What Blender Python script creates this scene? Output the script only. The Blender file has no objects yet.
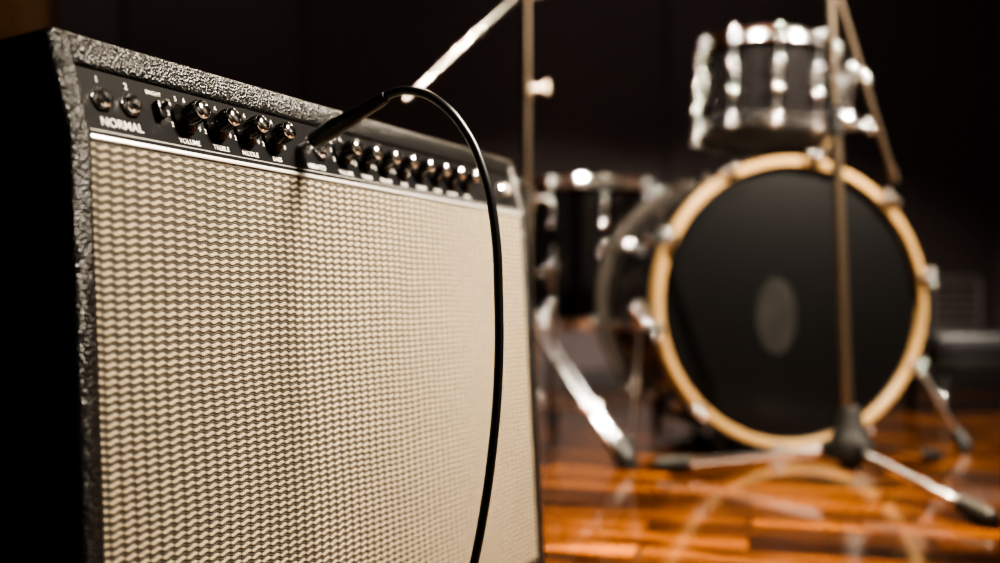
import bpy, bmesh, math, random
from mathutils import Vector, Matrix, Euler
random.seed(4)
scene = bpy.context.scene
COL = scene.collection

# ------------------------------------------------------------ materials
def mat(name, color=(0.8,0.8,0.8), rough=0.5, metal=0.0, bump=None, coat=0.0, var=None, spec=0.5):
    m = bpy.data.materials.new(name); m.use_nodes = True
    nt = m.node_tree; b = nt.nodes['Principled BSDF']
    b.inputs['Base Color'].default_value = (*color,1)
    b.inputs['Roughness'].default_value = rough
    b.inputs['Metallic'].default_value = metal
    b.inputs['Specular IOR Level'].default_value = spec
    b.inputs['Coat Weight'].default_value = coat
    b.inputs['Coat Roughness'].default_value = 0.06
    tc = nt.nodes.new('ShaderNodeTexCoord')
    if var:
        n = nt.nodes.new('ShaderNodeTexNoise'); n.inputs['Scale'].default_value = var[0]; n.inputs['Detail'].default_value = 5
        nt.links.new(tc.outputs['Object'], n.inputs['Vector'])
        r = nt.nodes.new('ShaderNodeMix'); r.data_type='RGBA'
        r.inputs[6].default_value = (*color,1); r.inputs[7].default_value = (*var[1],1)
        nt.links.new(n.outputs['Fac'], r.inputs[0]); nt.links.new(r.outputs[2], b.inputs['Base Color'])
    if bump:
        kind, sc, st, dist = bump
        if kind=='vor':
            n = nt.nodes.new('ShaderNodeTexVoronoi'); n.inputs['Scale'].default_value = sc; out = n.outputs['Distance']
        else:
            n = nt.nodes.new('ShaderNodeTexNoise'); n.inputs['Scale'].default_value = sc; n.inputs['Detail'].default_value=4; out = n.outputs['Fac']
        nt.links.new(tc.outputs['Object'], n.inputs['Vector'])
        bp = nt.nodes.new('ShaderNodeBump'); bp.inputs['Strength'].default_value = st; bp.inputs['Distance'].default_value = dist
        nt.links.new(out, bp.inputs['Height']); nt.links.new(bp.outputs['Normal'], b.inputs['Normal'])
    return m

M_tolex  = mat('black_tolex', (0.007,0.0068,0.007), 0.30, bump=('vor',560,0.9,0.0010), spec=0.5)
M_panel  = mat('control_panel_black', (0.006,0.006,0.007), 0.28, bump=('noise',60,0.05,0.001))
M_chrome = mat('chrome', (0.93,0.93,0.93), 0.12, 1.0, bump=('noise',30,0.03,0.001))
M_dchrome= mat('worn_chrome', (0.50,0.40,0.31), 0.27, 1.0, bump=('noise',40,0.05,0.001))
M_silver = mat('trim_silver', (0.70,0.67,0.62), 0.35, 0.6, var=(80,(0.55,0.53,0.5)))
M_knob   = mat('knob_plastic', (0.008,0.008,0.009), 0.22, var=(40,(0.012,0.011,0.011)))
M_white  = mat('panel_print', (0.72,0.70,0.66), 0.6, var=(50,(0.65,0.63,0.6)))
M_rubber = mat('black_rubber', (0.008,0.008,0.008), 0.5, bump=('noise',200,0.1,0.001), spec=0.35)
M_cable  = mat('cable_rubber', (0.006,0.006,0.007), 0.34, bump=('noise',300,0.1,0.0006), spec=0.4)
M_shell  = mat('black_lacquer', (0.005,0.0045,0.005), 0.14, coat=0.25, var=(5,(0.007,0.006,0.006)), spec=0.4)
M_rhoop  = mat('smoke_lacquer', (0.06,0.052,0.046), 0.25, coat=0.5, var=(8,(0.04,0.034,0.03)))
M_bhead  = mat('black_drum_head', (0.0022,0.0021,0.0022), 0.28, bump=('noise',2,0.12,0.004), spec=0.45)
M_chead  = mat('coated_drum_head', (0.5,0.46,0.38), 0.6, var=(9,(0.4,0.36,0.30)))
M_dhead  = mat('smoked_drum_head', (0.08,0.065,0.05), 0.35, var=(9,(0.05,0.04,0.03)))
M_patch  = mat('grey_patch', (0.013,0.0115,0.0105), 0.35, var=(14,(0.002,0.002,0.002)), spec=0.5)
M_wood   = mat('maple_hoop', (0.27,0.172,0.075), 0.3, coat=0.4, var=(12,(0.18,0.108,0.045)))
M_wall   = mat('wall_paint_dark', (0.046,0.034,0.037), 0.75, bump=('noise',90,0.15,0.002), var=(1.6,(0.029,0.022,0.025)))
M_seam   = mat('wall_seam', (0.014,0.010,0.011), 0.8, var=(4,(0.010,0.008,0.008)))
M_lwall  = mat('wall_paint_beige', (0.42,0.37,0.31), 0.8, bump=('noise',90,0.15,0.002), var=(1.2,(0.34,0.30,0.25)))  # unseen walls, tone kept pale to give the chrome brightness to reflect
M_ceil   = mat('ceiling_paint', (0.03,0.027,0.027), 0.9, bump=('noise',60,0.2,0.002))
M_trimw  = mat('stained_wood_trim', (0.24,0.13,0.055), 0.45, var=(14,(0.10,0.05,0.02)))
M_seat   = mat('seat_vinyl', (0.015,0.015,0.018), 0.4, bump=('noise',120,0.2,0.001))
M_red    = mat('jewel_lens', (0.35,0.30,0.25), 0.1, coat=1.0, var=(30,(0.5,0.4,0.3)))

def grille_mat():
    m = bpy.data.materials.new('grille_cloth'); m.use_nodes=True
    nt=m.node_tree; b=nt.nodes['Principled BSDF']; L=nt.links
    def N(op,a=None,c=None,d=None):
        n=nt.nodes.new('ShaderNodeMath'); n.operation=op
        for i,v in enumerate((a,c,d)):
            if v is None: continue
            if isinstance(v,(int,float)): n.inputs[i].default_value=v
            else: L.new(v,n.inputs[i])
        return n.outputs[0]
    def MR(v,a,b_,c,d):
        n=nt.nodes.new('ShaderNodeMapRange'); n.interpolation_type='SMOOTHSTEP'; L.new(v,n.inputs[0])
        for i,k in enumerate((a,b_,c,d)): n.inputs[i+1].default_value=k
        return n.outputs[0]
    tc=nt.nodes.new('ShaderNodeTexCoord'); sp=nt.nodes.new('ShaderNodeSeparateXYZ')
    nz=nt.nodes.new('ShaderNodeTexNoise'); nz.inputs['Scale'].default_value=9; nz.inputs['Detail'].default_value=2
    L.new(tc.outputs['Object'],nz.inputs['Vector']); L.new(tc.outputs['Object'],sp.inputs[0])
    dist=N('MULTIPLY',N('SUBTRACT',nz.outputs['Fac'],0.5),0.008)
    x=N('ADD',sp.outputs[0],dist); z=N('ADD',sp.outputs[2],dist)
    px,pz=0.0110,0.0054
    colph=N('MULTIPLY',x,2*math.pi/px)
    wave=N('MULTIPLY',N('SINE',colph),0.12)
    v=N('ADD',N('DIVIDE',z,pz),wave)
    row=N('ABSOLUTE',N('SUBTRACT',N('FRACT',v),0.5))
    sw=N('MULTIPLY',N('COSINE',colph),0.06)
    rowm=MR(N('ADD',row,sw),0.12,0.34,1,0)
    thin=MR(N('ABSOLUTE',N('SUBTRACT',row,0.5)),0.0,0.08,0.34,0)
    cf=N('FRACT',N('DIVIDE',x,px)); col=N('ABSOLUTE',N('SUBTRACT',cf,0.5))
    colm=MR(col,0.28,0.48,1,0.34)
    th=N('ADD',N('MULTIPLY',N('SINE',N('MULTIPLY',x,2*math.pi/(px/6))),0.18),0.82)
    fac=N('MULTIPLY',N('MULTIPLY',N('MAXIMUM',rowm,thin),colm),th)
    nz2=nt.nodes.new('ShaderNodeTexNoise'); nz2.inputs['Scale'].default_value=5
    L.new(tc.outputs['Object'],nz2.inputs['Vector'])
    # individual thread tone variation
    nz4=nt.nodes.new('ShaderNodeTexNoise'); nz4.inputs['Scale'].default_value=160; nz4.inputs['Detail'].default_value=1
    L.new(tc.outputs['Object'],nz4.inputs['Vector'])
    tf=N('MULTIPLY_ADD',nz4.outputs['Fac'],0.7,N('MULTIPLY',nz2.outputs['Fac'],0.45))
    tone=nt.nodes.new('ShaderNodeMix'); tone.data_type='RGBA'
    tone.inputs[6].default_value=(0.50,0.415,0.29,1); tone.inputs[7].default_value=(0.27,0.22,0.15,1)
    L.new(tf,tone.inputs[0])
    mx=nt.nodes.new('ShaderNodeMix'); mx.data_type='RGBA'
    mx.inputs[6].default_value=(0.017,0.0135,0.010,1)
    L.new(fac,mx.inputs[0]); L.new(tone.outputs[2],mx.inputs[7]); L.new(mx.outputs[2],b.inputs['Base Color'])
    b.inputs['Roughness'].default_value=0.6; b.inputs['Specular IOR Level'].default_value=0.3
    bp=nt.nodes.new('ShaderNodeBump'); bp.inputs['Strength'].default_value=0.8; bp.inputs['Distance'].default_value=0.0015
    L.new(fac,bp.inputs['Height']); L.new(bp.outputs['Normal'],b.inputs['Normal'])
    return m
M_grille=grille_mat()

def floor_mat():
    m=bpy.data.materials.new('polished_wood_floor'); m.use_nodes=True
    nt=m.node_tree; b=nt.nodes['Principled BSDF']; L=nt.links
    tc=nt.nodes.new('ShaderNodeTexCoord'); mp=nt.nodes.new('ShaderNodeMapping')
    mp.inputs['Rotation'].default_value=(0,0,math.radians(14))
    L.new(tc.outputs['Object'],mp.inputs['Vector'])
    br=nt.nodes.new('ShaderNodeTexBrick'); L.new(mp.outputs[0],br.inputs['Vector'])
    br.inputs['Scale'].default_value=1.0
    br.inputs['Brick Width'].default_value=0.42; br.inputs['Row Height'].default_value=0.078
    br.offset=0.37
    br.inputs['Mortar Size'].default_value=0.0034; br.inputs['Mortar Smooth'].default_value=0.2
    br.inputs['Color1'].default_value=(0.0,0.0,0.0,1); br.inputs['Color2'].default_value=(1,1,1,1)
    br.inputs['Mortar'].default_value=(0,0,0,1); br.inputs['Bias'].default_value=0
    ramp=nt.nodes.new('ShaderNodeValToRGB')
    ramp.color_ramp.elements[0].color=(0.020,0.006,0.0016,1); ramp.color_ramp.elements[1].color=(0.25,0.085,0.016,1)
    L.new(br.outputs['Color'],ramp.inputs[0])
    m2=nt.nodes.new('ShaderNodeMapping'); m2.inputs['Scale'].default_value=(1.6,11,1)
    L.new(mp.outputs[0],m2.inputs['Vector'])
    nz=nt.nodes.new('ShaderNodeTexNoise'); nz.inputs['Scale'].default_value=2.2; nz.inputs['Detail'].default_value=8; nz.inputs['Distortion'].default_value=1.0
    L.new(m2.outputs[0],nz.inputs['Vector'])
    gr=nt.nodes.new('ShaderNodeMix'); gr.data_type='RGBA'; gr.blend_type='MULTIPLY'; gr.inputs[0].default_value=1.0
    r2=nt.nodes.new('ShaderNodeValToRGB'); r2.color_ramp.elements[0].position=0.40; r2.color_ramp.elements[0].color=(0.14,0.11,0.09,1)
    r2.color_ramp.elements[1].position=0.60
    L.new(nz.outputs['Fac'],r2.inputs[0]); L.new(ramp.outputs[0],gr.inputs[6]); L.new(r2.outputs[0],gr.inputs[7])
    mo=nt.nodes.new('ShaderNodeMix'); mo.data_type='RGBA'; mo.inputs[7].default_value=(0.006,0.002,0.001,1)
    L.new(br.outputs['Fac'],mo.inputs[0]); L.new(gr.outputs[2],mo.inputs[6]); L.new(mo.outputs[2],b.inputs['Base Color'])
    rr=nt.nodes.new('ShaderNodeMapRange'); L.new(nz.outputs['Fac'],rr.inputs[0]); rr.inputs[3].default_value=0.10; rr.inputs[4].default_value=0.26
    L.new(rr.outputs[0],b.inputs['Roughness'])
    b.inputs['Coat Weight'].default_value=0.8; b.inputs['Coat Roughness'].default_value=0.05
    n3=nt.nodes.new('ShaderNodeTexNoise'); n3.inputs['Scale'].default_value=3.2; n3.inputs['Detail'].default_value=1; L.new(mp.outputs[0],n3.inputs['Vector'])
    a0=nt.nodes.new('ShaderNodeMath'); a0.operation='MULTIPLY_ADD'; L.new(nz.outputs['Fac'],a0.inputs[0]); a0.inputs[1].default_value=0.10; L.new(n3.outputs['Fac'],a0.inputs[2])
    ad=nt.nodes.new('ShaderNodeMath'); ad.operation='MULTIPLY_ADD'; L.new(br.outputs['Fac'],ad.inputs[0]); ad.inputs[1].default_value=-0.3; L.new(a0.outputs[0],ad.inputs[2])
    bp=nt.nodes.new('ShaderNodeBump'); bp.inputs['Strength'].default_value=0.22; bp.inputs['Distance'].default_value=0.005
    L.new(ad.outputs[0],bp.inputs['Height']); L.new(bp.outputs['Normal'],b.inputs['Normal']); L.new(bp.outputs['Normal'],b.inputs['Coat Normal'])
    return m
M_floor=floor_mat()

# ------------------------------------------------------------ mesh helpers
def empty(name, loc=(0,0,0), rot=(0,0,0), mtx=None):
    o=bpy.data.objects.new(name,None); COL.objects.link(o); o.empty_display_size=0.05
    if mtx is not None: o.matrix_world=mtx
    else: o.location=loc; o.rotation_euler=rot
    return o
def fin(bm,name,m,parent=None,smooth=True,ang=35):
    bmesh.ops.recalc_face_normals(bm,faces=bm.faces[:])
    me=bpy.data.meshes.new(name); bm.to_mesh(me); bm.free()
    me.materials.append(m)
    if smooth:
        me.shade_smooth(); me.set_sharp_from_angle(angle=math.radians(ang))
    o=bpy.data.objects.new(name,me); COL.objects.link(o)
    if parent: o.parent=parent
    return o
def a_box(bm,x0,x1,y0,y1,z0,z1,bev=0,seg=2,mtx=None):
    r=bmesh.ops.create_cube(bm,size=1); vs=r['verts']
    bmesh.ops.scale(bm,vec=(x1-x0,y1-y0,z1-z0),verts=vs)
    bmesh.ops.translate(bm,vec=((x0+x1)/2,(y0+y1)/2,(z0+z1)/2),verts=vs)
    if bev:
        es=list({e for v in vs for e in v.link_edges})
        g=bmesh.ops.bevel(bm,geom=es,offset=bev,segments=seg,profile=0.5,affect='EDGES')
        vs=list({v for f in g['faces'] for v in f.verts}|{v for v in vs if v.is_valid})
    if mtx is not None: bmesh.ops.transform(bm,matrix=mtx,verts=vs)
def a_rod(bm,p0,p1,r0,r1=None,seg=20):
    r1=r0 if r1 is None else r1
    p0=Vector(p0);p1=Vector(p1); d=p1-p0
    q=d.to_track_quat('Z','Y').to_matrix().to_4x4()
    r=bmesh.ops.create_cone(bm,cap_ends=True,segments=seg,radius1=r0,radius2=r1,depth=d.length,matrix=Matrix.Translation((p0+p1)/2)@q)
def a_lathe(bm,prof,seg=64,closed=False,mtx=None):
    rings=[]
    for (r,z) in prof:
        if r<1e-6:
            v=bm.verts.new((0,0,z)); rings.append([v]*seg)
        else:
            rings.append([bm.verts.new((r*math.cos(2*math.pi*i/seg),r*math.sin(2*math.pi*i/seg),z)) for i in range(seg)])
    n=len(rings); vs=[v for rg in rings for v in rg]
    for k in range(n if closed else n-1):
        a=rings[k]; b=rings[(k+1)%n]
        for i in range(seg):
            j=(i+1)%seg; q=[]
            for v in (a[i],a[j],b[j],b[i]):
                if v not in q: q.append(v)
            if len(q)>2:
                try: bm.faces.new(q)
                except ValueError: pass
    if mtx is not None: bmesh.ops.transform(bm,matrix=mtx,verts=list(set(vs)))
def a_sphere(bm,c,r,sc=(1,1,1)):
    m=Matrix.Translation(c)@Matrix.Diagonal((*sc,1))
    bmesh.ops.create_uvsphere(bm,u_segments=20,v_segments=12,radius=r,matrix=m)
def a_wing(bm,c,r,axis):
    c=Vector(c); ax=Vector(axis).normalized(); p=ax.orthogonal().normalized()
    a_rod(bm,c-ax*r*.7,c+ax*r*.7,r*.5)
    for sg in (-1,1):
        a_sphere(bm,c+p*r*1.1*sg+ax*r*.4,r*.6)
        a_rod(bm,c,c+p*r*1.1*sg+ax*r*.4,r*.35)
def tube(name,pts,r,m,parent=None,cyc=False):
    cu=bpy.data.curves.new(name,'CURVE'); cu.dimensions='3D'; cu.bevel_depth=r; cu.bevel_resolution=5; cu.resolution_u=14; cu.use_fill_caps=True
    s=cu.splines.new('BEZIER'); s.bezier_points.add(len(pts)-1)
    for i,p in enumerate(pts):
        s.bezier_points[i].co=p; s.bezier_points[i].handle_left_type='AUTO'; s.bezier_points[i].handle_right_type='AUTO'
    s.use_cyclic_u=cyc
    cu.materials.append(m)
    o=bpy.data.objects.new(name,cu); COL.objects.link(o)
    if parent: o.parent=parent
    return o

# ------------------------------------------------------------ room
X0,X1,Y0,Y1,H=-3.2,3.2,-2.6,3.95,2.9
def boxobj(name,x0,x1,y0,y1,z0,z1,m,parent=None,bev=0):
    bm=bmesh.new(); a_box(bm,x0,x1,y0,y1,z0,z1,bev); return fin(bm,name,m,parent,smooth=bev>0)
boxobj('floor',X0,X1,Y0,Y1,-0.1,0,M_floor)
boxobj('ceiling',X0,X1,Y0,Y1,H,H+0.1,M_ceil)
wb=empty('wall_back')
boxobj('wall_body',X0-.1,X1+.1,Y1+0.02,Y1+0.12,0,H,M_seam,wb)
xs=[X0,-2.30,-1.50,-0.78,0.66,1.95,2.6,X1]
for i in range(len(xs)-1):
    boxobj('wall_panel_%d'%(i+1),xs[i]+.004,xs[i+1]-.004,Y1,Y1+0.021,0,H,M_wall,wb,bev=0.004)
boxobj('wall_left',X0-.1,X0,Y0,Y1,0,H,M_wall)
boxobj('wall_right',X1,X1+.1,Y0,Y1,0,H,M_lwall)
boxobj('wall_front',X0-.1,X1+.1,Y0-.1,Y0,0,H,M_lwall)
boxobj('baseboard_back',X0,X1,Y1-0.018,Y1,0,0.09,M_seam,bev=0.004)
t=empty('trim_1')
boxobj('post',-2.05,-1.79,Y1-0.05,Y1,0,H,M_trimw,t,bev=0.008)
boxobj('bead',-1.79,-1.765,Y1-0.07,Y1,0,H,M_trimw,t,bev=0.006)
boxobj('bead_inner',-1.95,-1.925,Y1-0.065,Y1-0.05,0,H,M_trimw,t,bev=0.005)
v=empty('wall_vent')
bm=bmesh.new()
vx,vz=1.80,0.34
a_box(bm,vx-.10,vx+.10,Y1-.012,Y1,vz-.11,vz-.095,.003); a_box(bm,vx-.10,vx+.10,Y1-.012,Y1,vz+.095,vz+.11,.003)
a_box(bm,vx-.10,vx-.085,Y1-.012,Y1,vz-.11,vz+.11,.003); a_box(bm,vx+.085,vx+.10,Y1-.012,Y1,vz-.11,vz+.11,.003)
for k in range(6):
    zz=vz-.08+k*.032; a_box(bm,vx-.088,vx+.088,Y1-.010,Y1,zz-.006,zz+.006)
fin(bm,'vent_frame_and_slats',mat('vent_metal',(0.13,0.115,0.12),0.5,0.1,var=(10,(0.11,0.10,0.10))),v)

# ------------------------------------------------------------ guitar amplifier
s=0.056; c=math.sqrt(1-s*s)
wd=Vector((0.4358,0.9000,0)).normalized(); bk=Vector((-wd.y,wd.x,0))
lx=wd; ly=bk*c+Vector((0,0,-s)); lz=Vector((0,0,c))+bk*s
T1=Vector((-0.2846,0.6255,0.532))
org=T1-ly*0.018-lz*0.505
AM=Matrix(((lx.x,ly.x,lz.x,org.x),(lx.y,ly.y,lz.y,org.y),(lx.z,ly.z,lz.z,org.z),(0,0,0,1)))
amp=empty('guitar_amplifier',mtx=AM)
W,D,HT=0.69,0.24,0.505; TH=0.018
def side(name,x0,x1):
    bm=bmesh.new()
    prof=[(0,0),(0,.436),(.018,HT),(D-.012,HT),(D,0)]
    a=[bm.verts.new((x0,y,z)) for y,z in prof]; b=[bm.verts.new((x1,y,z)) for y,z in prof]
    bm.faces.new(a); bm.faces.new(b[::-1])
    for i in range(5):
        j=(i+1)%5; bm.faces.new((a[i],a[j],b[j],b[i]))
    bmesh.ops.bevel(bm,geom=bm.edges[:],offset=.005,segments=4,profile=.5,affect='EDGES')
    return fin(bm,name,M_tolex,amp)
side('side_panel_left',0,TH); side('side_panel_right',W-TH,W)
bm=bmesh.new(); a_box(bm,0.001,W-0.001,.0165,D-.012,HT-.022,HT+.0008,.005,4); fin(bm,'top_panel',M_tolex,amp)
boxobj('bottom_panel',TH-.002,W-TH+.002,.002,D-.002,0.0,.02,M_tolex,amp,bev=.004)
bm=bmesh.new(); a_box(bm,TH-.002,W-TH+.002,D-.02,D-.010,.015,.15,.002); a_box(bm,TH-.002,W-TH+.002,D-.026,D-.014,.33,HT-.01,.002)
fin(bm,'back_panels',M_tolex,amp)
boxobj('speaker_baffle',TH-.002,W-TH+.002,.010,.022,.018,.436,M_rubber,amp)
bm=bmesh.new(); a_box(bm,TH-.001,W-TH+.001,.003,.0105,.018,.434,.0025,3); fin(bm,'grille_cloth',M_grille,amp)
bm=bmesh.new()
for sx in (.19,.50):
    mm=Matrix.Translation((sx,.022,.22))@Matrix.Rotation(math.radians(-90),4,'X')
    a_lathe(bm,[(.15,0),(.15,.008),(.135,.012),(.07,.07),(.07,.075),(.062,.078),(.062,.11),(0,.11)],40,mtx=mm)
fin(bm,'speakers',M_rubber,amp)
a15=math.atan2(.018,.069)
def PM(x,v,n=0.0):
    o=Vector((x,0.0045,.437))
    ev=Vector((0,math.sin(a15),math.cos(a15))); en=Vector((0,-math.cos(a15),math.sin(a15)))
    p=o+ev*v+en*n
    return Matrix(((1,0,0,p.x),(0,ev.y,en.y,p.y),(0,ev.z,en.z,p.z),(0,0,0,1)))
PX=PM(0,0)
bm=bmesh.new(); a_box(bm,TH-.001,W-TH+.001,0,.048,-.004,0.0,0,mtx=PX); fin(bm,'control_panel',M_panel,amp,smooth=False)
bm=bmesh.new(); a_box(bm,TH,W-TH,-.0035,-.0002,-.004,.0018,.0006,mtx=PX)
a_box(bm,TH+.002,W-TH-.002,.0036,.0042,0,.0003,0,mtx=PX)
fin(bm,'trim_strip',M_silver,amp)
boxobj('chassis',TH+.01,W-TH-.01,.03,.19,.425,.478,M_dchrome,amp)
bm=bmesh.new(); bmd=bmesh.new()
for x,vv in ((.034,.027),(.059,.027),(.272,.024)):
    a_lathe(bm,[(.0078,0),(.0078,.0018),(.0068,.0026),(.0066,.005),(.0056,.0062),(.0042,.0062),(.0036,.004),(.0034,.001)],28,mtx=PM(x,vv))
    a_lathe(bm,[(.0088,0),(.0088,.0016),(.005,.0018)],6,mtx=PM(x,vv,.0006))
    a_lathe(bmd,[(.0037,.0008),(0,.0008)],20,mtx=PM(x,vv,.0005))
fin(bm,'input_jack_nuts',M_chrome,amp); fin(bmd,'input_jack_holes',M_rubber,amp)
bm=bmesh.new()
for x in (.084,):
    a_box(bm,x-.003,x+.003,.021,.034,0,.006,.001,mtx=PX)
    a_rod(bm,PX@Vector((x,.027,.004)),PX@Vector((x,.031,.012)),.0018,.0015)
fin(bm,'bright_switches',M_knob,amp)
kx=[.110,.143,.176,.209]+[.306+.0332*i for i in range(8)]
bk1=bmesh.new(); bk2=bmesh.new()
for i,x in enumerate(kx):
    mm=PM(x,.0265)
    a_lathe(bk1,[(.0120,.001),(.0122,.0025),(.0105,.0045),(.0084,.0065),(.0078,.008),(.0072,.017),(.0068,.0180),(0,.0180)],30,mtx=mm)
    for k in range(14):
        an=2*math.pi*k/14
        a_box(bk1,.0068,.0082,-.0006,.0006,.008,.0165,mtx=mm@Matrix.Rotation(an,4,'Z'))
    a_lathe(bk2,[(.0070,.0176),(.0070,.0190),(.0062,.0203),(.0045,.0212),(.0025,.0216),(0,.0217)],28,mtx=mm)
fin(bk1,'knobs',M_knob,amp); fin(bk2,'knob_caps',M_chrome,amp)
bm=bmesh.new(); a_lathe(bm,[(.010,0),(.010,.003),(.0085,.004),(.0085,.002)],32,mtx=PM(.641,.026)); fin(bm,'pilot_lamp_bezel',M_chrome,amp)
bm=bmesh.new(); a_lathe(bm,[(.0085,.002),(.0075,.006),(.004,.009),(0,.010)],10,mtx=PM(.641,.026)); fin(bm,'pilot_lamp_jewel',M_red,amp,smooth=False)
def label(txt,x,v,size,n=.0004,rot=0):
    cu=bpy.data.curves.new('label_'+txt,'FONT'); cu.body=txt; cu.size=size; cu.align_x='CENTER'; cu.align_y='CENTER'; cu.extrude=.0001; cu.offset=size*.006
    cu.materials.append(M_white)
    o=bpy.data.objects.new('label_'+txt.lower(),cu); COL.objects.link(o); o.parent=amp
    o.matrix_local=PM(x,v,n)@Matrix.Rotation(rot,4,'Z'); return o
label('NORMAL',.048,.0108,.0088)
label('1',.034,.041,.0065); label('2',.059,.041,.0065); label('BRIGHT',.084,.041,.0042)
for x,tx in zip(kx,['VOLUME','TREBLE','MIDDLE','BASS','VOLUME','TREBLE','MIDDLE','BASS','REVERB','SPEED','INTENSITY','LEVEL']):
    label(tx,x,.0082,.0054 if len(tx)<8 else .0042)
label('VIBRATO',.262,.0082,.0062)
for x in kx[:8]:
    for k,d in enumerate(['1','2','3','4','5','6','7','8','9','10']):
        an=math.radians(240-k*33)
        vv=.0265+.0152*math.sin(an)
        if vv>.0140: label(d,x+.0152*math.cos(an),vv,.0052)
bm=bmesh.new()
Ai=AM.inverted()
for lxx in (.06,W-.06):
    for lyy in (.04,D-.04):
        p=AM@Vector((lxx,lyy,0.002)); q=Vector((p.x,p.y,0.0))
        a_rod(bm,Ai@p,Ai@q,.017,.020)
fin(bm,'rubber_feet',M_rubber,amp)
# ------------------------------------------------------------ instrument cable
cab=empty('instrument_cable')
P0=AM@PM(.247,.024,0.0).translation
P1=Vector((-0.090,0.800,0.523))
d=(P1-P0).normalized()
bm=bmesh.new()
a_rod(bm,P0-d*.002,P0+d*.014,.0030)
a_rod(bm,P0+d*.010,P0+d*.018,.0058,.0058)
fin(bm,'plug_tip',M_chrome,cab)
q=d.to_track_quat('Z','Y').to_matrix().to_4x4()
bm=bmesh.new()
a_lathe(bm,[(0,.014),(.0074,.0142),(.0078,.016),(.0078,.040),(.0070,.046),(.0070,.060),(.0060,.066),(.0056,.088),(.0045,.094),(0,.095)],28,mtx=Matrix.Translation(P0)@q)
fin(bm,'plug_barrel',M_cable,cab)
pts=[P1-d*.01,P1+d*.004,(-.067,.785,.5235),(-.0465,.775,.5125),(-.027,.77,.490),(-.013,.765,.4587),(-.0046,.765,.42),(-.001,.77,.359),(-.0015,.775,.297),(-.006,.78,.242),(-.014,.79,.185),(-.023,.80,.138),(-.04,.82,.05),(-.045,.80,.0075),(0.02,.70,.0045),(.18,.50,.0045),(.45,.30,.0045),(.8,-.1,.0045)]
tube('cable_cord',pts,.0036,M_cable,cab)

# ------------------------------------------------------------ bass drum
bd=empty('bass_drum',(0.674,2.30,0.3505),(math.radians(90),0,math.radians(10.5)))
R=.336
for nm,z0,z1,mt in (('front_wood_hoop',-.032,.012,M_wood),('rear_hoop',-.48,-.436,M_rhoop)):
    bm=bmesh.new()
    a_lathe(bm,[(R-.004,z0),(R,z0+.004),(R,z1-.004),(R-.004,z1),(R-.018,z1),(R-.021,z1-.004),(R-.021,z0+.004),(R-.018,z0)],128,closed=True)
    fin(bm,nm,mt,bd)
bm=bmesh.new(); a_lathe(bm,[(R-.027,-.02),(R-.0205,-.022),(R-.0205,-.445),(R-.027,-.447)],128); fin(bm,'drum_shell',M_shell,bd)
bm=bmesh.new(); a_lathe(bm,[(R-.0205,-.028),(R-.0205,-.006),(R-.024,-.004),(R-.032,-.003),(0,-.003)],128); fin(bm,'front_head',M_bhead,bd)
bm=bmesh.new(); a_lathe(bm,[(R-.0205,-.44),(R-.027,-.463),(0,-.463)],128); fin(bm,'batter_head',M_chead,bd)
bm=bmesh.new(); a_lathe(bm,[(1,0),(1,.0012),(0,.0014)],48,mtx=Matrix.Translation((-.040,-.030,-.003))@Matrix.Diagonal((.050,.088,1,1)))
fin(bm,'head_patch',M_patch,bd)
bm=bmesh.new()
for k in range(10):
    mm=Matrix.Rotation(2*math.pi*(k+.28)/10,4,'Z')
    for sg in (1,-1):
        zc=-.010 if sg==1 else -.458
        a_box(bm,R-.016,R+.010,-.013,.013,zc+sg*.022-.003,zc+sg*.022+.004,.003,mtx=mm)
        a_box(bm,R,R+.010,-.011,.011,min(zc-sg*.014,zc+sg*.024),max(zc-sg*.014,zc+sg*.024),.003,mtx=mm)
        a_rod(bm,mm@Vector((R+.008,0,zc+sg*.035)),mm@Vector((R+.008,0,zc-sg*.16)),.0035)
        a_rod(bm,mm@Vector((R+.008,-.018,zc+sg*.036)),mm@Vector((R+.008,.018,zc+sg*.036)),.0045)
        a_sphere(bm,mm@Vector((R+.008,-.018,zc+sg*.036)),.007); a_sphere(bm,mm@Vector((R+.008,.018,zc+sg*.036)),.007)
        a_sphere(bm,mm@Vector((R+.004,0,zc+sg*.030)),.011)
        a_rod(bm,mm@Vector((R+.008,0,zc-sg*.105)),mm@Vector((R+.008,0,zc-sg*.165)),.007)
        a_box(bm,R-.025,R+.008,-.012,.012,zc-sg*.135-.02,zc-sg*.135+.02,.005,mtx=mm)
fin(bm,'claws_and_lugs',M_chrome,bd)
BMi=(Matrix.Translation((0.674,2.30,0.3505))@Euler((math.radians(90),0,math.radians(10.5))).to_matrix().to_4x4()).inverted()
bm=bmesh.new(); bm2=bmesh.new()
for top,foot in (((.332,2.34,.325),(.288,2.26,.012)),((.985,2.47,.27),(1.105,2.385,.012))):
    t0=BMi@Vector(top); f0=BMi@Vector(foot); dd=(f0-t0).normalized()
    a_rod(bm,t0-dd*.03,t0+dd*.19,.0095); a_rod(bm,t0+dd*.15,f0,.0065)
    a_rod(bm,t0+dd*.16,t0+dd*.20,.013)
    a_sphere(bm,t0,.026,(1,1,1)); a_box(bm,t0.x-.02,t0.x+.02,t0.y-.035,t0.y+.035,t0.z-.025,t0.z+.025,.008)
    a_rod(bm,t0+Vector((0,0,0)),t0+Vector((0,.0,.05)),.006)
    for sgx in (-1,1): a_sphere(bm,t0+Vector((sgx*.024,.012,.02)),.014)
    a_wing(bm,t0+Vector((0,0,.052)),.018,(0,0,1)); a_wing(bm,t0+dd*.18,.014,(1,0,.3))
    a_rod(bm2,f0-dd*.04,f0-Vector((0,.0,0)),.012,.018); 
    g=BMi@Vector((foot[0],foot[1],0.0)); a_rod(bm2,f0-dd*.004,g,.018,.017)
fin(bm,'spurs',M_chrome,bd); fin(bm2,'spur_feet',M_rubber,bd)

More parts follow.
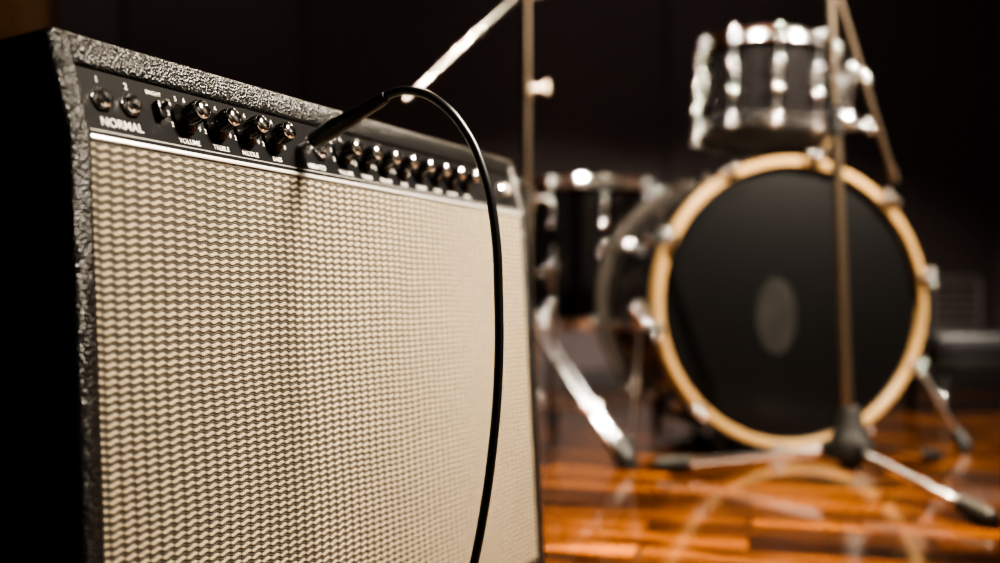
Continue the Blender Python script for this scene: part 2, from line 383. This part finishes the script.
# ------------------------------------------------------------ generic tom
def tom(name,loc,rot,r,h,lugs,phase=0.0,botmat=M_chead):
    e=empty(name,loc,rot)
    bm=bmesh.new(); a_lathe(bm,[(r-.008,-h/2),(r,-h/2),(r,h/2),(r-.008,h/2)],80,closed=True); fin(bm,'shell',M_shell,e)
    for nm,z,m in (('top_head',h/2+.004,M_chead),('bottom_head',-h/2-.004,botmat)):
        sg=1 if z>0 else -1
        bm=bmesh.new(); a_lathe(bm,[(r+.003,z-sg*.012),(r+.003,z-sg*.001),(r-.002,z),(0,z)],80); fin(bm,nm,m,e)
    bm=bmesh.new()
    for sg in (1,-1):
        z=sg*(h/2)
        pr=[(r+.004,z-sg*.014),(r+.012,z-sg*.014),(r+.0145,z-sg*.011),(r+.0135,z-sg*.006),(r+.008,z-sg*.003),(r+.007,z+sg*.008),(r+.009,z+sg*.011),(r+.012,z+sg*.014),(r+.011,z+sg*.017),(r+.007,z+sg*.018),(r+.004,z+sg*.015)]
        a_lathe(bm,pr,80,closed=True)
        for k in range(lugs):
            mm=Matrix.Rotation(2*math.pi*(k+phase)/lugs,4,'Z')
            a_box(bm,r+.004,r+.024,-.012,.012,z-sg*.012-.006,z-sg*.012+.006,.005,3,mtx=mm)
            a_rod(bm,mm@Vector((r+.015,0,z+sg*.004)),mm@Vector((r+.015,0,sg*(h/2-.06))),.0034)
            a_rod(bm,mm@Vector((r+.015,0,z+sg*.012)),mm@Vector((r+.015,0,z-sg*.006)),.006)
            a_sphere(bm,mm@Vector((r+.015,0,z+sg*.013)),.012)
    for k in range(lugs):
        mm=Matrix.Rotation(2*math.pi*(k+phase)/lugs,4,'Z')
        for sg in ((1,-1) if h>.3 else (0,)):
            zc=sg*(h/2-.085)
            a_box(bm,r-.002,r+.014,-.010,.010,zc-.026,zc+.026,.007,4,mtx=mm)
            a_sphere(bm,mm@Vector((r+.014,0,zc-.032)),.014); a_sphere(bm,mm@Vector((r+.014,0,zc+.032)),.014)
    fin(bm,'hoops_lugs_and_rods',M_chrome,e)
    return e
TL=Vector((0.673,2.53,0.875)); TR=(math.radians(-5),math.radians(4),0)
rt=tom('rack_tom',TL,TR,.158,.205,10,phase=.35,botmat=M_dhead)
TMi=(Matrix.Translation(TL)@Euler(TR).to_matrix().to_4x4()).inverted()
bm=bmesh.new()
def tp(*p): return TMi@Vector(p)
a_rod(bm,tp(.745,2.53,.66),tp(.850,2.45,.80),.011)
a_rod(bm,tp(.745,2.53,.66),tp(.745,2.53,.70),.03,.024)
a_sphere(bm,tp(.850,2.45,.80),.026)
a_rod(bm,tp(.850,2.45,.80),tp(.862,2.44,.92),.010)
a_rod(bm,tp(.862,2.44,.90),tp(.80,2.50,.90),.008)
a_sphere(bm,tp(.862,2.44,.925),.018)
a_box(bm,.150,.174,-.09,-.03,-.03,.05,.005)
a_rod(bm,tp(.850,2.45,.78),tp(.885,2.42,.78),.007); a_wing(bm,tp(.888,2.42,.78),.018,(1,0,0)); a_wing(bm,tp(.885,2.43,.90),.016,(1,0,0))
a_rod(bm,tp(.862,2.44,.90),tp(.885,2.43,.90),.006)
fin(bm,'tom_mount',M_chrome,rt)

# ------------------------------------------------------------ floor tom
ft=tom('floor_tom',(0.262,3.02,0.49),(0,0,0),.188,.40,8,phase=.2)
bm=bmesh.new(); bm2=bmesh.new()
for an in (238,358,118):
    a=math.radians(an); rr=.188+.022
    px,py=rr*math.cos(a),rr*math.sin(a)
    a_rod(bm,(px,py,.02),(px,py,-.47),.0075)
    mm=Matrix.Rotation(a,4,'Z'); a_box(bm,.185,.228,-.018,.018,-.075,-.015,.006,mtx=mm)
    a_rod(bm,(px*1.05,py*1.05,-.045),(px*1.2,py*1.2,-.045),.006); a_wing(bm,(px*1.2,py*1.2,-.045),.017,(px,py,0))
    a_rod(bm2,(px,py,-.445),(px,py,-.49),.013,.016)
fin(bm,'legs',M_chrome,ft); fin(bm2,'leg_feet',M_rubber,ft)

# ------------------------------------------------------------ cymbal stand (double braced, boom arm)
cs=empty('cymbal_stand',(0.060,2.25,0))
bm=bmesh.new(); bm2=bmesh.new(); bm3=bmesh.new()
a_rod(bm,(0,0,.07),(0,0,.60),.0135); 
a_rod(bm3,(0,0,.56),(0,0,1.06),.0095)
a_rod(bm,(0,0,.27),(0,0,.33),.022); a_rod(bm,(0,0,.12),(0,0,.15),.020); a_rod(bm,(0,0,.56),(0,0,.61),.020)
a_rod(bm3,(0,0,.815),(0,0,.85),.016); a_rod(bm3,(.0,0,.832),(.035,-.005,.835),.006); a_wing(bm3,(.040,-.005,.835),.014,(1,0,0))
a_rod(bm,(0,0,.585),(.045,-.01,.585),.006)
a_wing(bm,(.040,-.02,.335),.018,(1,-.5,0)); a_rod(bm,(0,0,.325),(.04,-.02,.335),.006)
for an in (-30,90,210):
    a=math.radians(an); u=Vector((math.cos(a),math.sin(a),0)); w=Vector((-u.y,u.x,0))
    top=u*.025+Vector((0,0,.30)); ft_=u*.240+Vector((0,0,.022)); low=u*.022+Vector((0,0,.12)); mid=top.lerp(ft_,.62)
    for sg in (-1,1):
        a_rod(bm,top+w*.024*sg,ft_+w*.018*sg,.0045)
        a_rod(bm,low+w*.012*sg,mid+w*.012*sg,.0040)
    a_rod(bm,mid-w*.028,mid+w*.028,.008); a_rod(bm,top-w*.030,top+w*.030,.008)
    for q_ in (.30,.80):
        k=top.lerp(ft_,q_); a_rod(bm,k-w*.026,k+w*.026,.006)
    for sg in (-1,1): a_sphere(bm,mid+w*.028*sg,.014); a_sphere(bm,top+w*.030*sg,.014)
    dv=(ft_-top).normalized()
    a_rod(bm2,ft_-dv*.05,ft_+Vector((0,0,-.004)),.021,.024); a_rod(bm2,ft_,u*.245,.024,.021)
Btop=Vector((0,0,1.06)); Bend=Vector((-.205,-.76,.655))
db=(Bend-Btop).normalized()
a_rod(bm,Btop-db*.25,Btop+db*.42,.0075); a_rod(bm,Btop+db*.36,Bend,.0060); a_rod(bm,Btop+db*.40,Btop+db*.43,.0105)
a_rod(bm,Btop+Vector((-.03,0,0)),Btop+Vector((.035,0,0)),.018); a_sphere(bm,Btop,.022)
fin(bm,'legs_and_boom',M_chrome,cs); fin(bm2,'leg_feet',M_rubber,cs); fin(bm3,'upper_tube',M_dchrome,cs)

# ------------------------------------------------------------ microphone stand in front of the drum
ms=empty('microphone_stand',(0.682,1.95,0))
bm=bmesh.new(); bm2=bmesh.new(); bm3=bmesh.new()
def onp(z): return Vector((-.0302*z,.018*z,z))
ptop=onp(1.015)
a_rod(bm3,onp(.05),onp(.70),.0115); a_rod(bm3,onp(.70),ptop,.0080)
a_rod(bm2,onp(.685),onp(.74),.0165)
a_lathe(bm2,[(0,.045),(.030,.045),(.042,.052),(.044,.075),(.036,.095),(.026,.115),(.022,.140),(.018,.150),(.0,.150)],32)
a_rod(bm2,(0,0,.03),(0,0,.05),.02)
for p in ((-.330,.135),(.086,-.345),(.262,.250)):
    f=Vector((p[0],p[1],.017)); u=Vector((p[0],p[1],0)).normalized(); st=u*.03+Vector((0,0,.066))
    a_rod(bm,st,f,.0092)
    dv=(f-st).normalized()
    a_rod(bm2,f-dv*.045,f+dv*.02,.0145,.0165); a_sphere(bm2,f+dv*.02,.0165)
    a_box(bm2,-.014,.014,-.02,.03,.05,.085,.004,mtx=Matrix.Translation(u*.025)@Matrix.Rotation(math.atan2(u.y,u.x)-math.pi/2,4,'Z'))
bt=ptop
tail=Vector((.106,.05,.605))
bd_=(bt-tail).normalized()
a_rod(bm3,tail,bt+bd_*.45,.0066); a_rod(bm3,tail-bd_*.012,tail+bd_*.02,.0095)
a_rod(bm2,bt+Vector((-.02,-.02,0)),bt+Vector((.02,.03,0)),.02)
fin(bm,'tripod_legs',M_chrome,ms); fin(bm2,'hub_and_feet',M_rubber,ms); fin(bm3,'pole_and_boom',M_dchrome,ms)

# ------------------------------------------------------------ bench on the right
be=empty('padded_bench',(1.62,3.20,0))
boxobj('seat_pad',-.30,.30,-.17,.17,.185,.255,M_seat,be,bev=.02)
boxobj('seat_frame',-.285,.285,-.155,.155,.150,.187,M_rubber,be,bev=.004)
bm=bmesh.new()
for sx in (-.25,.25):
    for sy in (-.12,.12):
        a_rod(bm,(sx,sy,.155),(sx*1.04,sy*1.04,0),.014)
fin(bm,'legs',M_rubber,be)

# ------------------------------------------------------------ lights
def area(name,loc,target,size,power,col,spread=180):
    l=bpy.data.lights.new(name,'AREA'); l.energy=power; l.size=size; l.color=col; l.shape='DISK'; l.spread=math.radians(spread)
    o=bpy.data.objects.new(name,l); COL.objects.link(o); o.location=loc
    o.rotation_euler=(Vector(target)-Vector(loc)).to_track_quat('-Z','Y').to_euler(); return o
warm=(1.0,.80,.56)
area('ceiling_spot_key',(1.45,.55,2.2),(-.02,1.0,.50),.60,18,(1,.88,.71),32)
area('ceiling_spot_floor',(.75,1.55,2.75),(.34,1.52,0),.12,34,warm,32)
area('ceiling_spot_back',(1.5,3.5,2.7),(.9,2.3,0),.06,13,warm,80)  # added backlight for floor sheen and chrome rims, not a known fixture
area('added_backlight_b',(0.1,3.6,2.7),(.35,2.2,0),.06,12,warm,80)  # second added backlight, same purpose from the left
area('ceiling_spot_kit',(2.1,.9,2.5),(.75,2.5,.6),.05,46,(1,.89,.73),42)
area('ceiling_spot_kit_b',(-.3,.9,2.7),(.6,2.6,.6),.05,30,(1,.89,.73),42)
area('wall_wash',(.6,2.6,2.75),(.6,3.95,.8),.3,4.5,(1,.87,.80),120)  # added fill that lifts the dark back wall
area('wall_fill_b',(-1.6,2.7,2.75),(-1.8,3.95,1.0),.3,5,(1,.86,.76),120)  # added fill so the wood trim at left shows
area('front_wall_fill',(.8,-1.2,2.8),(.8,-2.6,1.0),.3,32,(1,.92,.82),110)  # added lamp brightening the unseen front wall that the chrome reflects
area('right_wall_fill',(2.2,1.5,2.8),(3.2,1.6,1.0),.25,13,(1,.92,.82),110)  # added lamp on the pale right wall, for highlights in the chrome
w=bpy.data.worlds.new('World'); scene.world=w; w.use_nodes=True
w.node_tree.nodes['Background'].inputs[0].default_value=(0.05,0.045,0.05,1); w.node_tree.nodes['Background'].inputs[1].default_value=0.3
try: scene.view_settings.look='AgX - High Contrast'
except Exception as e: print(e)

# ------------------------------------------------------------ camera
cam=bpy.data.cameras.new('camera'); co=bpy.data.objects.new('camera',cam); COL.objects.link(co)
co.location=(0,0,.36); co.rotation_euler=(math.radians(91.0),0,0)
cam.lens=36; cam.sensor_width=36; cam.clip_start=.02
cam.dof.use_dof=True; cam.dof.focus_distance=.76; cam.dof.aperture_fstop=2.5; cam.dof.aperture_blades=0
scene.camera=co
